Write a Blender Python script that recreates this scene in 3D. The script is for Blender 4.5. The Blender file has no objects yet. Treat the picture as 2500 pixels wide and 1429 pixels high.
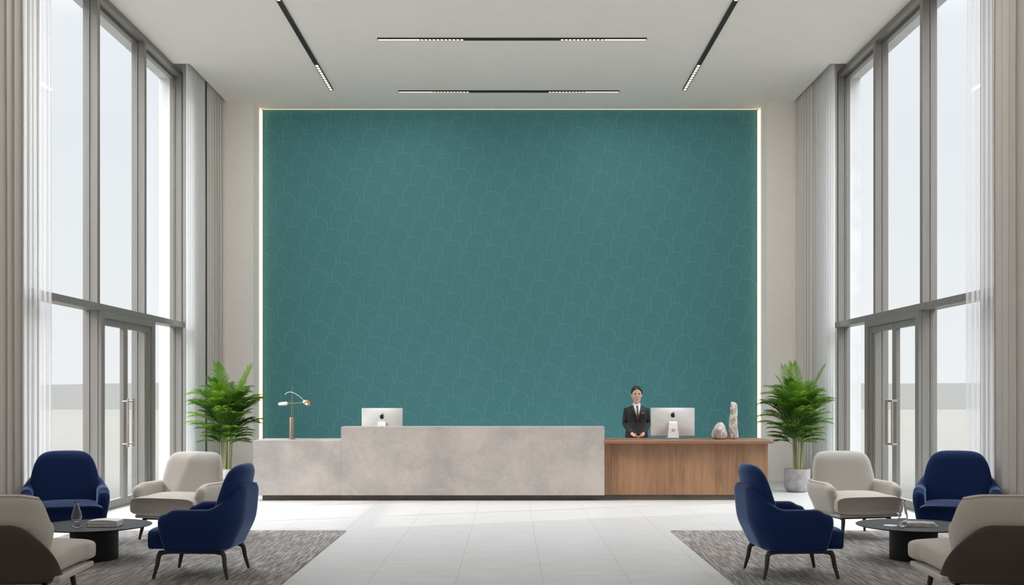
import bpy, bmesh, math, random
from mathutils import Vector, Matrix, Euler
random.seed(7)
PI = math.pi
sc = bpy.context.scene
COL = sc.collection
R = math.radians
sin, cos = math.sin, math.cos

# ------------------------------------------------------------------ materials
def mat(name, color=(.8,.8,.8), rough=.5, metal=0, **kw):
    m = bpy.data.materials.new(name); m.use_nodes = True
    b = m.node_tree.nodes['Principled BSDF']
    b.inputs['Base Color'].default_value = (*color, 1)
    b.inputs['Roughness'].default_value = rough
    b.inputs['Metallic'].default_value = metal
    for k, v in kw.items():
        b.inputs[k.replace('_', ' ')].default_value = v
    return m

def nd(m, typ, **kw):
    n = m.node_tree.nodes.new(typ)
    for k, v in kw.items():
        if k.startswith('i_'):
            n.inputs[k[2:].replace('_', ' ')].default_value = v
        else: setattr(n, k, v)
    return n
def lk(m, a, b): m.node_tree.links.new(a, b)
def bsdf(m): return m.node_tree.nodes['Principled BSDF']
def ramp(m, fac, stops, interp='LINEAR'):
    r = m.node_tree.nodes.new('ShaderNodeValToRGB'); r.color_ramp.interpolation = interp
    el = r.color_ramp.elements
    while len(el) < len(stops): el.new(.5)
    for e, (p, c) in zip(el, stops): e.position = p; e.color = (*c, 1)
    lk(m, fac, r.inputs[0]); return r.outputs[0]
def noise(m, scale=(1,1,1), s=5, detail=4, rough=.55, dist=0, coord='Object'):
    tc = nd(m, 'ShaderNodeTexCoord'); mp = nd(m, 'ShaderNodeMapping')
    mp.inputs['Scale'].default_value = scale
    lk(m, tc.outputs[coord], mp.inputs[0])
    n = nd(m, 'ShaderNodeTexNoise')
    n.inputs['Scale'].default_value = s; n.inputs['Detail'].default_value = detail
    n.inputs['Roughness'].default_value = rough; n.inputs['Distortion'].default_value = dist
    lk(m, mp.outputs[0], n.inputs['Vector'])
    return n.outputs['Fac']
def bump(m, h, strength=.2, dist=.01):
    b = nd(m, 'ShaderNodeBump'); b.inputs['Strength'].default_value = strength
    b.inputs['Distance'].default_value = dist
    lk(m, h, b.inputs['Height']); lk(m, b.outputs[0], bsdf(m).inputs['Normal'])
def mixc(m, fac, a, b, blend='MIX'):
    n = nd(m, 'ShaderNodeMix', data_type='RGBA', blend_type=blend)
    for s, v in ((0, fac), (6, a), (7, b)):
        if isinstance(v, (int, float)): n.inputs[s].default_value = v
        elif isinstance(v, tuple): n.inputs[s].default_value = (*v, 1)
        else: lk(m, v, n.inputs[s])
    return n.outputs[2]
def noisy(name, c1, c2, rough=.6, s=8, scale=(1,1,1), bmp=0, bd=.003, metal=0, detail=5, lo=.35, hi=.65, **kw):
    m = mat(name, c1, rough, metal, **kw)
    f = noise(m, scale, s, detail)
    lk(m, ramp(m, f, [(lo, c1), (hi, c2)]), bsdf(m).inputs['Base Color'])
    if bmp: bump(m, f, bmp, bd)
    return m

WALL = (.76,.735,.71)
M = {}
M['plaster'] = noisy('plaster', (.89,.845,.80), (.915,.87,.825), .85, 14, bmp=.05)
M['ceiling'] = noisy('ceiling_paint', (.86,.82,.775), (.875,.835,.79), .9, 4)
M['ext_white'] = noisy('exterior_render', (.60,.60,.60), (.66,.66,.66), .9, 3)
M['frame'] = noisy('bronze_aluminium', (.215,.20,.183), (.24,.225,.207), .42, 3, scale=(8,8,.3), metal=.25)
M['steel'] = noisy('brushed_steel', (.42,.38,.34), (.5,.46,.42), .3, 6, scale=(9,9,.5), metal=.9)
M['rose_steel'] = noisy('rose_steel', (.45,.36,.31), (.5,.41,.36), .32, 6, metal=.8)
M['black_metal'] = noisy('black_metal', (.012,.011,.010), (.02,.018,.016), .5, 9)
M['dark_bronze'] = noisy('dark_bronze', (.022,.019,.016), (.035,.03,.026), .45, 9, metal=.3)
M['plinth'] = noisy('plinth_bronze', (.085,.065,.052), (.12,.095,.075), .4, 4, metal=.2)
M['leg'] = noisy('leg_wood', (.018,.013,.011), (.04,.03,.025), .42, 6, scale=(9,9,1))

# teal wall covering
m = mat('teal_wallcovering', (.08,.27,.29), .8)
f1 = noise(m, (1,1,.16), 70, 3); f2 = noise(m, (1,1,.8), 60, 4, .7); f3 = noise(m, (1,1,1), 1.3, 2)
c = mixc(m, f2, (.043,.180,.205), (.090,.265,.285))
c = mixc(m, ramp(m, f1, [(.35,(0,0,0)),(.65,(.45,.45,.45))]), c, (.085,.275,.29))
c = mixc(m, ramp(m, f3, [(.3,(0,0,0)),(.7,(.2,.2,.2))]), c, (.05,.21,.21))
lk(m, c, bsdf(m).inputs['Base Color']); bump(m, f1, .35, .004); M['teal'] = m
M['teal_line'] = noisy('teal_relief', (.15,.36,.365), (.21,.42,.42), .7, 30)

# floor tiles
m = mat('floor_tile', (.7,.7,.7), .38)
tc = nd(m, 'ShaderNodeTexCoord'); mp = nd(m, 'ShaderNodeMapping')
mp.inputs['Location'].default_value = (.435, -.1, 0); lk(m, tc.outputs['Object'], mp.inputs[0])
sx = nd(m, 'ShaderNodeSeparateXYZ'); lk(m, mp.outputs[0], sx.inputs[0])
def groove(m, out, size, w):
    d = nd(m, 'ShaderNodeMath', operation='DIVIDE'); lk(m, out, d.inputs[0]); d.inputs[1].default_value = size
    fr = nd(m, 'ShaderNodeMath', operation='FRACT'); lk(m, d.outputs[0], fr.inputs[0])
    p = nd(m, 'ShaderNodeMath', operation='PINGPONG'); lk(m, fr.outputs[0], p.inputs[0]); p.inputs[1].default_value = .5
    l = nd(m, 'ShaderNodeMath', operation='LESS_THAN'); lk(m, p.outputs[0], l.inputs[0]); l.inputs[1].default_value = w/size/2
    return l.outputs[0]
gx = groove(m, sx.outputs[0], .70, .005); gy = groove(m, sx.outputs[1], 1.4, .004)
mx = nd(m, 'ShaderNodeMath', operation='MULTIPLY'); lk(m, gy, mx.inputs[0]); mx.inputs[1].default_value = .45
mg = nd(m, 'ShaderNodeMath', operation='MAXIMUM'); lk(m, gx, mg.inputs[0]); lk(m, mx.outputs[0], mg.inputs[1])
f = noise(m, (.7,2.6,1), 3.2, 6, .6); f2 = noise(m, (1,4,1), 30, 3)
c = ramp(m, f, [(.35,(.545,.543,.545)),(.65,(.615,.612,.61))])
c = mixc(m, ramp(m, f2, [(.4,(0,0,0)),(.7,(.25,.25,.25))]), c, (.60,.60,.60))
c = mixc(m, mg.outputs[0], c, (.36,.35,.34))
lk(m, c, bsdf(m).inputs['Base Color']); bump(m, f2, .04, .002); M['floor'] = m

# desk stone
m = mat('desk_stone', (.6,.57,.53), .5)
fa = noise(m, (1,1,1.2), 1.3, 6, .62, .6); fb = noise(m, (1,1,1), 9, 7, .7, .3); fc = noise(m, (1,1,1), 45, 3, .6)
c = ramp(m, fa, [(.33,(.34,.315,.297)),(.5,(.42,.373,.338)),(.68,(.475,.42,.38))])
msk = nd(m, 'ShaderNodeMath', operation='MULTIPLY'); lk(m, ramp(m, fb, [(.46,(0,0,0)),(.6,(1,1,1))]), msk.inputs[0])
lk(m, ramp(m, fa, [(.38,(.75,.75,.75)),(.62,(.2,.2,.2))]), msk.inputs[1])
c = mixc(m, msk.outputs[0], c, (.33,.315,.295))
c = mixc(m, ramp(m, fc, [(.5,(0,0,0)),(.75,(.25,.25,.25))]), c, (.66,.62,.57))
lk(m, c, bsdf(m).inputs['Base Color']); bump(m, fb, .05, .003); M['stone'] = m
M['grey_top'] = noisy('grey_worktop', (.16,.16,.165), (.2,.2,.2), .35, 12)

# walnut
def wood(name, scale, c1=(.150,.075,.037), c2=(.32,.175,.095)):
    m = mat(name, c1, .42)
    g = noise(m, scale, 5, 6, .6, .3); big = noise(m, tuple(v*.22 for v in scale), 5, 2)
    c = ramp(m, g, [(.3, c1), (.5, tuple((a+b)/2 for a, b in zip(c1, c2))), (.7, c2)])
    c = mixc(m, ramp(m, big, [(.35,(0,0,0)),(.65,(.6,.6,.6))]), c, tuple(v*1.15 for v in c2))
    lk(m, c, bsdf(m).inputs['Base Color']); bump(m, g, .06, .002); return m
M['wood_v'] = wood('walnut_panel', (6,6,.35)); M['wood_h'] = wood('walnut_top', (.35,6,6), (.15,.07,.04), (.25,.128,.073))

# rug
m = mat('rug_wool', (.2,.18,.17), .95)
fa = noise(m, (20,1.0,1), 3, 4, .65, .15); fb = noise(m, (60,26,1), 3, 3, .7); fw = noise(m, (.5,.35,1), 1.2, 2)
c = ramp(m, fa, [(.36,(.13,.122,.118)),(.5,(.30,.285,.275)),(.62,(.62,.605,.595))])
c = mixc(m, ramp(m, fb, [(.45,(0,0,0)),(.62,(.7,.7,.7))]), c, (.10,.092,.088))
c = mixc(m, ramp(m, fw, [(.4,(0,0,0)),(.7,(.35,.35,.35))]), c, (.22,.15,.115))
lk(m, c, bsdf(m).inputs['Base Color']); bump(m, fb, .6, .01); M['rug'] = m

def fabric(name, c1, c2, sheen=.5, tint=(1,1,1), rough=.8, s=260, srough=.35):
    m = mat(name, c1, rough)
    b = bsdf(m); b.inputs['Sheen Weight'].default_value = sheen; b.inputs['Sheen Tint'].default_value = (*tint,1)
    b.inputs['Sheen Roughness'].default_value = srough
    b.inputs['Specular IOR Level'].default_value = .2
    f = noise(m, (1,1,1), s, 3, .6)
    lk(m, ramp(m, f, [(.4,c1),(.6,c2)]), b.inputs['Base Color']); bump(m, f, .25, .002)
    return m
M['velvet'] = fabric('blue_velvet', (.0038,.0175,.082), (.0055,.025,.108), 1.0, (.42,.62,1), .75, 300, .28)
M['cream'] = fabric('cream_boucle', (.45,.42,.38), (.54,.505,.46), .2, (1,.97,.92))
M['cream2'] = fabric('cream_weave', (.45,.42,.38), (.54,.505,.46), .2, (1,.97,.92))
M['brown_shell'] = fabric('brown_upholstery', (.060,.050,.042), (.075,.063,.054), .1, (1,.9,.8))
M['piping'] = fabric('grey_piping', (.25,.23,.21), (.29,.265,.245), .1)
M['piping_blue'] = fabric('blue_piping', (.012,.035,.12), (.018,.045,.15), .6, (.4,.6,1))
M['drape'] = fabric('taupe_drape', (.66,.63,.595), (.71,.68,.645), .2, (1,1,1))
m = M['drape']; tl = nd(m, 'ShaderNodeBsdfTranslucent'); tl.inputs[0].default_value = (.5,.46,.42,1)
mx = nd(m, 'ShaderNodeMixShader'); mx.inputs[0].default_value = .2
lk(m, bsdf(m).outputs[0], mx.inputs[1]); lk(m, tl.outputs[0], mx.inputs[2]); lk(m, mx.outputs[0], m.node_tree.nodes['Material Output'].inputs[0])

def sheer_mat(name='sheer_voile', lo=.5, hi=.75):
    m = bpy.data.materials.new(name); m.use_nodes = True
    nt = m.node_tree; nt.nodes.clear()
    out = nd(m, 'ShaderNodeOutputMaterial')
    tl = nd(m, 'ShaderNodeBsdfTranslucent'); tl.inputs[0].default_value = (.52,.53,.54,1)
    df = nd(m, 'ShaderNodeBsdfDiffuse'); df.inputs[0].default_value = (.93,.93,.93,1)
    tr = nd(m, 'ShaderNodeBsdfTransparent'); tr.inputs[0].default_value = (1,1,1,1)
    a = nd(m, 'ShaderNodeMixShader'); a.inputs[0].default_value = .6
    lk(m, tl.outputs[0], a.inputs[1]); lk(m, df.outputs[0], a.inputs[2])
    f = noise(m, (1,1,1), 500, 2)
    mr = nd(m, 'ShaderNodeMapRange'); mr.inputs['To Min'].default_value = lo; mr.inputs['To Max'].default_value = hi
    lk(m, f, mr.inputs[0])
    b = nd(m, 'ShaderNodeMixShader'); lk(m, mr.outputs[0], b.inputs[0])
    lk(m, tr.outputs[0], b.inputs[1]); lk(m, a.outputs[0], b.inputs[2]); lk(m, b.outputs[0], out.inputs[0])
    return m
M['sheer'] = sheer_mat(lo=.7, hi=.9); M['sheer_fine'] = sheer_mat('fine_sheer_voile', .22, .42)
def pane_mat(name='window_glass', tint=(.985,.992,.995), ior=1.45):
    m = bpy.data.materials.new(name); m.use_nodes = True
    nt = m.node_tree; nt.nodes.clear()
    out = nd(m, 'ShaderNodeOutputMaterial')
    tr = nd(m, 'ShaderNodeBsdfTransparent'); tr.inputs[0].default_value = (*tint,1)
    gl = nd(m, 'ShaderNodeBsdfGlossy'); gl.inputs['Roughness'].default_value = .02
    fr = nd(m, 'ShaderNodeFresnel'); fr.inputs[0].default_value = ior
    mu = nd(m, 'ShaderNodeMath', operation='MULTIPLY'); mu.inputs[1].default_value = .05; lk(m, fr.outputs[0], mu.inputs[0])
    b = nd(m, 'ShaderNodeMixShader'); lk(m, mu.outputs[0], b.inputs[0])
    lk(m, tr.outputs[0], b.inputs[1]); lk(m, gl.outputs[0], b.inputs[2]); lk(m, b.outputs[0], out.inputs[0])
    return m
M['pane'] = pane_mat()
M['glass'] = mat('carafe_glass', (.98,.99,1), .02, Transmission_Weight=1.0, IOR=1.45)

def emis(name, col, s):
    m = mat(name, col, .4); b = bsdf(m)
    b.inputs['Emission Color'].default_value = (*col,1); b.inputs['Emission Strength'].default_value = s
    return m
M['lamp'] = emis('lamp_diffuser', (1,.83,.60), 1.05)
M['led'] = emis('led_strip', (1,.80,.50), 1.2); M['led_soft'] = emis('soft_led_strip', (1,.80,.50), .5)
M['aluminium'] = noisy('computer_aluminium', (.66,.65,.64), (.70,.69,.68), .38, 20, metal=.25)
M['stand'] = noisy('computer_stand_aluminium', (.76,.755,.75), (.80,.795,.79), .38, 20, metal=.15)
M['screen'] = noisy('screen_glass', (.01,.01,.012), (.012,.012,.014), .1, 3)
M['logo'] = noisy('logo_black', (.006,.006,.007), (.009,.009,.01), .35, 9)
M['port'] = noisy('cable_port_grey', (.42,.42,.43), (.48,.48,.48), .5, 9)
M['brass'] = noisy('aged_brass', (.42,.30,.20), (.50,.37,.26), .28, 20, metal=1)
M['brass_tube'] = noisy('bronze_tube', (.30,.235,.18), (.36,.29,.22), .35, 20, scale=(8,8,.5), metal=.8)
M['pearl'] = noisy('pearl_shade', (.72,.66,.55), (.86,.82,.72), .25, 22)
m = mat('ornament_stone', (.5,.45,.4), .5)
fa = noise(m, (1,1,.7), 14, 6, .7, 1.2); lk(m, ramp(m, fa, [(.34,(.13,.09,.075)),(.46,(.40,.34,.29)),(.60,(.72,.68,.62))]), bsdf(m).inputs['Base Color'])
bump(m, fa, .5, .02); M['ornament'] = m
M['concrete'] = noisy('concrete_pot', (.30,.285,.28), (.42,.405,.40), .8, 10, bmp=.2, bd=.004)
M['pale_pot'] = noisy('pale_pot', (.56,.54,.525), (.66,.64,.62), .8, 10, bmp=.2, bd=.004)
M['soil'] = noisy('pebble_soil', (.25,.21,.16), (.5,.45,.36), .9, 90, bmp=.6, bd=.01)
def leafm(name, c1, c2):
    m = noisy(name, c1, c2, .45, 6); b = bsdf(m)
    nt = m.node_tree; out = nt.nodes['Material Output']
    tl = nd(m, 'ShaderNodeBsdfTranslucent'); tl.inputs[0].default_value = (c2[0]*1.3, c2[1]*1.3, c2[2]*.6, 1)
    mx = nd(m, 'ShaderNodeMixShader'); mx.inputs[0].default_value = .35
    lk(m, b.outputs[0], mx.inputs[1]); lk(m, tl.outputs[0], mx.inputs[2]); lk(m, mx.outputs[0], out.inputs[0])
    return m
M['leaf'] = leafm('palm_leaf', (.075,.19,.015), (.17,.34,.04))
M['leaf_dark'] = leafm('palm_leaf_deep', (.035,.10,.01), (.08,.19,.02))
M['stem'] = noisy('palm_cane', (.17,.21,.07), (.34,.34,.15), .5, 7, scale=(2,2,6))
M['table'] = noisy('charcoal_table', (.014,.014,.014), (.02,.02,.021), .55, 25, Specular_IOR_Level=.22)
M['cover_white'] = noisy('white_book_cover', (.62,.61,.60), (.82,.81,.80), .4, 18)
M['cover_mauve'] = noisy('mauve_book_cover', (.42,.36,.37), (.62,.58,.58), .5, 30)
M['paper'] = noisy('page_edges', (.55,.54,.52), (.72,.71,.69), .8, 12, scale=(1,1,30))
M['mag1'] = noisy('magazine_cover', (.08,.08,.075), (.72,.72,.70), .3, 16, scale=(1,4,1), lo=.42, hi=.56)
M['mag2'] = noisy('magazine_cover_rose', (.30,.24,.24), (.66,.62,.61), .3, 12)
M['coaster'] = noisy('white_coaster', (.74,.75,.78), (.8,.81,.83), .5, 9)
M['skin'] = noisy('skin', (.56,.35,.27), (.62,.40,.31), .5, 12, Subsurface_Weight=.08)
M['hair'] = noisy('dark_hair', (.010,.008,.007), (.028,.02,.017), .35, 20, scale=(4,1,1))
M['suit'] = noisy('black_suit', (.012,.012,.013), (.02,.019,.019), .75, 60)
M['lapel'] = noisy('suit_lapel', (.018,.017,.017), (.026,.025,.025), .6, 60)
M['shirt'] = noisy('white_shirt', (.72,.72,.76), (.8,.8,.82), .7, 40)
M['tie'] = noisy('brown_tie', (.075,.038,.032), (.105,.055,.045), .5, 70)
M['lips'] = noisy('lips', (.36,.13,.11), (.4,.15,.13), .4, 30)
M['eye'] = noisy('eye_dark', (.02,.013,.01), (.03,.02,.016), .2, 30)
M['shoe'] = noisy('shoe_leather', (.01,.01,.01), (.016,.015,.015), .3, 30)
M['eyewhite'] = noisy('eye_white', (.6,.58,.56), (.65,.63,.61), .3, 30)
M['ground'] = noisy('pale_ground', (.112,.108,.098), (.12,.116,.105), .95, .05, Specular_IOR_Level=0.0)
M['hill'] = noisy('hazy_hill', (.087,.085,.079), (.092,.09,.084), 1, .004, scale=(1,1,4), Specular_IOR_Level=0.0)

# ------------------------------------------------------------------ mesh helpers
def newbm(): return bmesh.new()
def obj(name, bm, m, parent=None, smooth=None, loc=None, mods=()):
    me = bpy.data.meshes.new(name)
    bmesh.ops.recalc_face_normals(bm, faces=bm.faces[:])
    bm.to_mesh(me); bm.free()
    if smooth is not None:
        for p in me.polygons: p.use_smooth = True
        me.set_sharp_from_angle(angle=R(smooth))
    me.materials.append(m if not isinstance(m, str) else M[m])
    o = bpy.data.objects.new(name, me); COL.objects.link(o)
    if parent: o.parent = parent
    if loc: o.location = loc
    for kind, kw in mods:
        md = o.modifiers.new(kind.lower(), kind)
        for k, v in kw.items(): setattr(md, k, v)
    return o
BEV = lambda w, s=2: ('BEVEL', dict(width=w, segments=s, limit_method='ANGLE', angle_limit=R(40)))
SUB = lambda n: ('SUBSURF', dict(levels=n, render_levels=n))
def thing(name, label, cat, loc=(0,0,0), rz=0, group=None):
    o = bpy.data.objects.new(name, None); COL.objects.link(o)
    o.location = loc; o.rotation_euler = (0,0,rz); o.empty_display_size = .1
    return tag(o, label, cat, group)
def tag(o, label, cat, group=None):
    o['label'] = label; o['category'] = cat
    if group: o['group'] = group
    return o
def struct(o, label=None, cat=None):
    o['kind'] = 'structure'
    if label: o['label'] = label
    if cat: o['category'] = cat
    return o
def dup(root, loc, rz, label, group=None):
    def cp(o, par):
        c = o.copy(); COL.objects.link(c); c.parent = par
        for ch in [x for x in o.children]: cp(ch, c)
        return c
    r = cp(root, None); r.location = loc; r.rotation_euler = (0,0,rz); r['label'] = label
    if group: r['group'] = group
    return r
def box(bm, x0, x1, y0, y1, z0, z1):
    v = [bm.verts.new((x, y, z)) for x in (x0, x1) for y in (y0, y1) for z in (z0, z1)]
    for f in ((0,1,3,2),(4,6,7,5),(0,4,5,1),(2,3,7,6),(0,2,6,4),(1,5,7,3)):
        bm.faces.new([v[i] for i in f])
def bx(name, m, b, parent=None, bev=0, **kw):
    bm = newbm(); box(bm, *b)
    return obj(name, bm, m, parent, mods=[BEV(bev)] if bev else (), **kw)
def skin_rings(bm, rings, closed=True, cap0=True, cap1=True):
    vs = [[bm.verts.new(p) for p in r] for r in rings]
    n = len(rings[0])
    for a, b in zip(vs, vs[1:]):
        for i in range(n if closed else n-1):
            j = (i+1) % n
            bm.faces.new((a[i], a[j], b[j], b[i]))
    if cap0: bm.faces.new(vs[0][::-1])
    if cap1: bm.faces.new(vs[-1])
    return vs
def tube(bm, pts, rad, n=8, flat=1.0, up=Vector((0,0,1))):
    pts = [Vector(p) for p in pts]
    if not isinstance(rad, (list, tuple)): rad = [rad]*len(pts)
    rings = []; prev = None
    for i, p in enumerate(pts):
        t = (pts[min(i+1, len(pts)-1)] - pts[max(i-1, 0)]).normalized()
        if prev is None:
            a = up if abs(t.dot(up)) < .9 else Vector((1,0,0))
            u = t.cross(a).normalized()
        else:
            u = (prev - t*prev.dot(t)).normalized()
        prev = u; w = t.cross(u)
        rings.append([p + (u*cos(2*PI*k/n) + w*sin(2*PI*k/n)*flat)*rad[i] for k in range(n)])
    skin_rings(bm, rings)
def lathe(bm, prof, n=32, c=(0,0), cap=True):
    rings = [[(c[0]+r*cos(2*PI*k/n), c[1]+r*sin(2*PI*k/n), z) for k in range(n)] for r, z in prof]
    skin_rings(bm, rings, cap0=cap, cap1=cap)
def ellipsoid(bm, c, r, rot=None, seg=20, ring=14):
    mt = Matrix.Translation(c) @ (rot.to_4x4() if rot else Matrix.Identity(4)) @ Matrix.Diagonal((*r, 1))
    bmesh.ops.create_uvsphere(bm, u_segments=seg, v_segments=ring, radius=1, matrix=mt)
def sgp(c, e): return math.copysign(abs(c)**(2/e), c)
def smooth01(t): t = max(0, min(1, t)); return t*t*(3-2*t)
def bez(p0, p1, p2, n):
    p0, p1, p2 = Vector(p0), Vector(p1), Vector(p2)
    return [p0*(1-t)**2 + p1*2*t*(1-t) + p2*t*t for t in [i/n for i in range(n+1)]]

# ------------------------------------------------------------------ setting
CZ = 6.68; WX = 5.25; YB = 19.66; YC = 19.10
struct(bx('floor', 'floor', (-5.45, 5.45, -4, 20, -.12, 0)))
bm = newbm(); box(bm, -5.0, 5.0, -4, 20, CZ, CZ+.12)
for s in (-1, 1):
    xs = sorted((s*5.0, s*5.66))
    box(bm, xs[0], xs[1], -4, 16.94, CZ, CZ+.5)
    for y0, y1 in ((16.94, 20),):
        xs2 = sorted((s*5.0, s*5.66)); box(bm, xs2[0], xs2[1], y0, y1, CZ+.3, CZ+.5)
    xs3 = sorted((s*5.0, s*5.02))
    box(bm, xs3[0], xs3[1], 16.94, 20, CZ+.12, CZ+.5)
struct(obj('ceiling', bm, 'ceiling'))
# teal back wall
wb = struct(bx('wall_back', 'teal', (-4.50, 4.50, YB, YB+.2, 0, CZ)))
struct(bx('wall_back_left', 'plaster', (-5.45, -4.52, YC, 19.9, 0, CZ+.5)))
struct(bx('wall_back_right', 'plaster', (4.521, 5.45, YC, 19.9, 0, CZ+.5)))
# arch relief
U = (.43, .148); V = (.29, -.215); O0 = (.584, 1.72-.185)
cs = []
for i in range(-40, 41):
    for j in range(-40, 41):
        rx = random.Random(i*1000+j)
        x = O0[0]+i*U[0]+j*V[0]+rx.uniform(-.015,.015); z = O0[1]+i*U[1]+j*V[1]+rx.uniform(-.015,.015)
        if -4.9 < x < 4.9 and -.6 < z < 6.9: cs.append((x, z, .183*rx.uniform(.97,1.03)))
bm = newbm()
def seg_line(bm, pts, w=.0075, d=.0016):
    y0 = YB
    rows = []
    for k, (x, z) in enumerate(pts):
        a = pts[max(k-1,0)]; b = pts[min(k+1,len(pts)-1)]
        tx, tz = b[0]-a[0], b[1]-a[1]; l = math.hypot(tx,tz) or 1; nx, nz = -tz/l, tx/l
        rows.append([bm.verts.new((x+nx*w/2, y0+.001, z+nz*w/2)), bm.verts.new((x, y0-d, z)), bm.verts.new((x-nx*w/2, y0+.001, z-nz*w/2))])
    for a, b in zip(rows, rows[1:]):
        for q in (0, 1): bm.faces.new((a[q], a[q+1], b[q+1], b[q]))
for (cx, cz, r) in cs:
    near = [c for c in cs if abs(c[0]-cx) < .4 and c[1] < cz-1e-4 and c[1] > cz-1.2]
    path = [(cx-r, cz-.05*k) for k in range(14, 0, -1)] + [(cx-r*cos(PI*k/18), cz+r*sin(PI*k/18)) for k in range(19)] + [(cx+r, cz-.05*k) for k in range(1, 15)]
    fine = []
    for a, b in zip(path, path[1:]):
        fine += [(a[0]+(b[0]-a[0])*t, a[1]+(b[1]-a[1])*t) for t in (0, .5)]
    cur = []
    for (x, z) in fine:
        ok = abs(x) < 4.49 and .02 < z < CZ-.01
        if ok:
            for (bx_, bz, br) in near:
                if abs(x-bx_) < br and z < bz + math.sqrt(max(0, br*br-(x-bx_)**2)): ok = False; break
        if ok: cur.append((x, z))
        else:
            if len(cur) > 1: seg_line(bm, cur)
            cur = []
    if len(cur) > 1: seg_line(bm, cur)
obj('arch_relief', bm, 'teal_line', wb)
# LED edge strips
def led(name, b, label):
    o = thing(name, label, 'light')
    bx('diffuser', 'led', b, o)
    return o
g = 'LED lines around the teal wall'
o = led('led_strip', (-4.513, -4.484, YB-.07, YB-.02, .02, CZ-.02), 'vertical warm LED line at the left edge of the teal wall'); o['group'] = g
bx('profile', 'plaster', (-4.519, -4.475, YB-.02, YB, .02, CZ-.02), o)
o = led('led_strip', (4.484, 4.513, YB-.07, YB-.02, .02, CZ-.02), 'vertical warm LED line at the right edge of the teal wall'); o['group'] = g
bx('profile', 'plaster', (4.475, 4.519, YB-.02, YB, .02, CZ-.02), o)
o = led('led_strip', (-4.46, 4.46, YB-.040, YB-.006, CZ-.004, CZ), 'thin horizontal LED line along the top of the teal wall under the ceiling'); o['group'] = g; o.children[0].data.materials[0] = M['led_soft']

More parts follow.
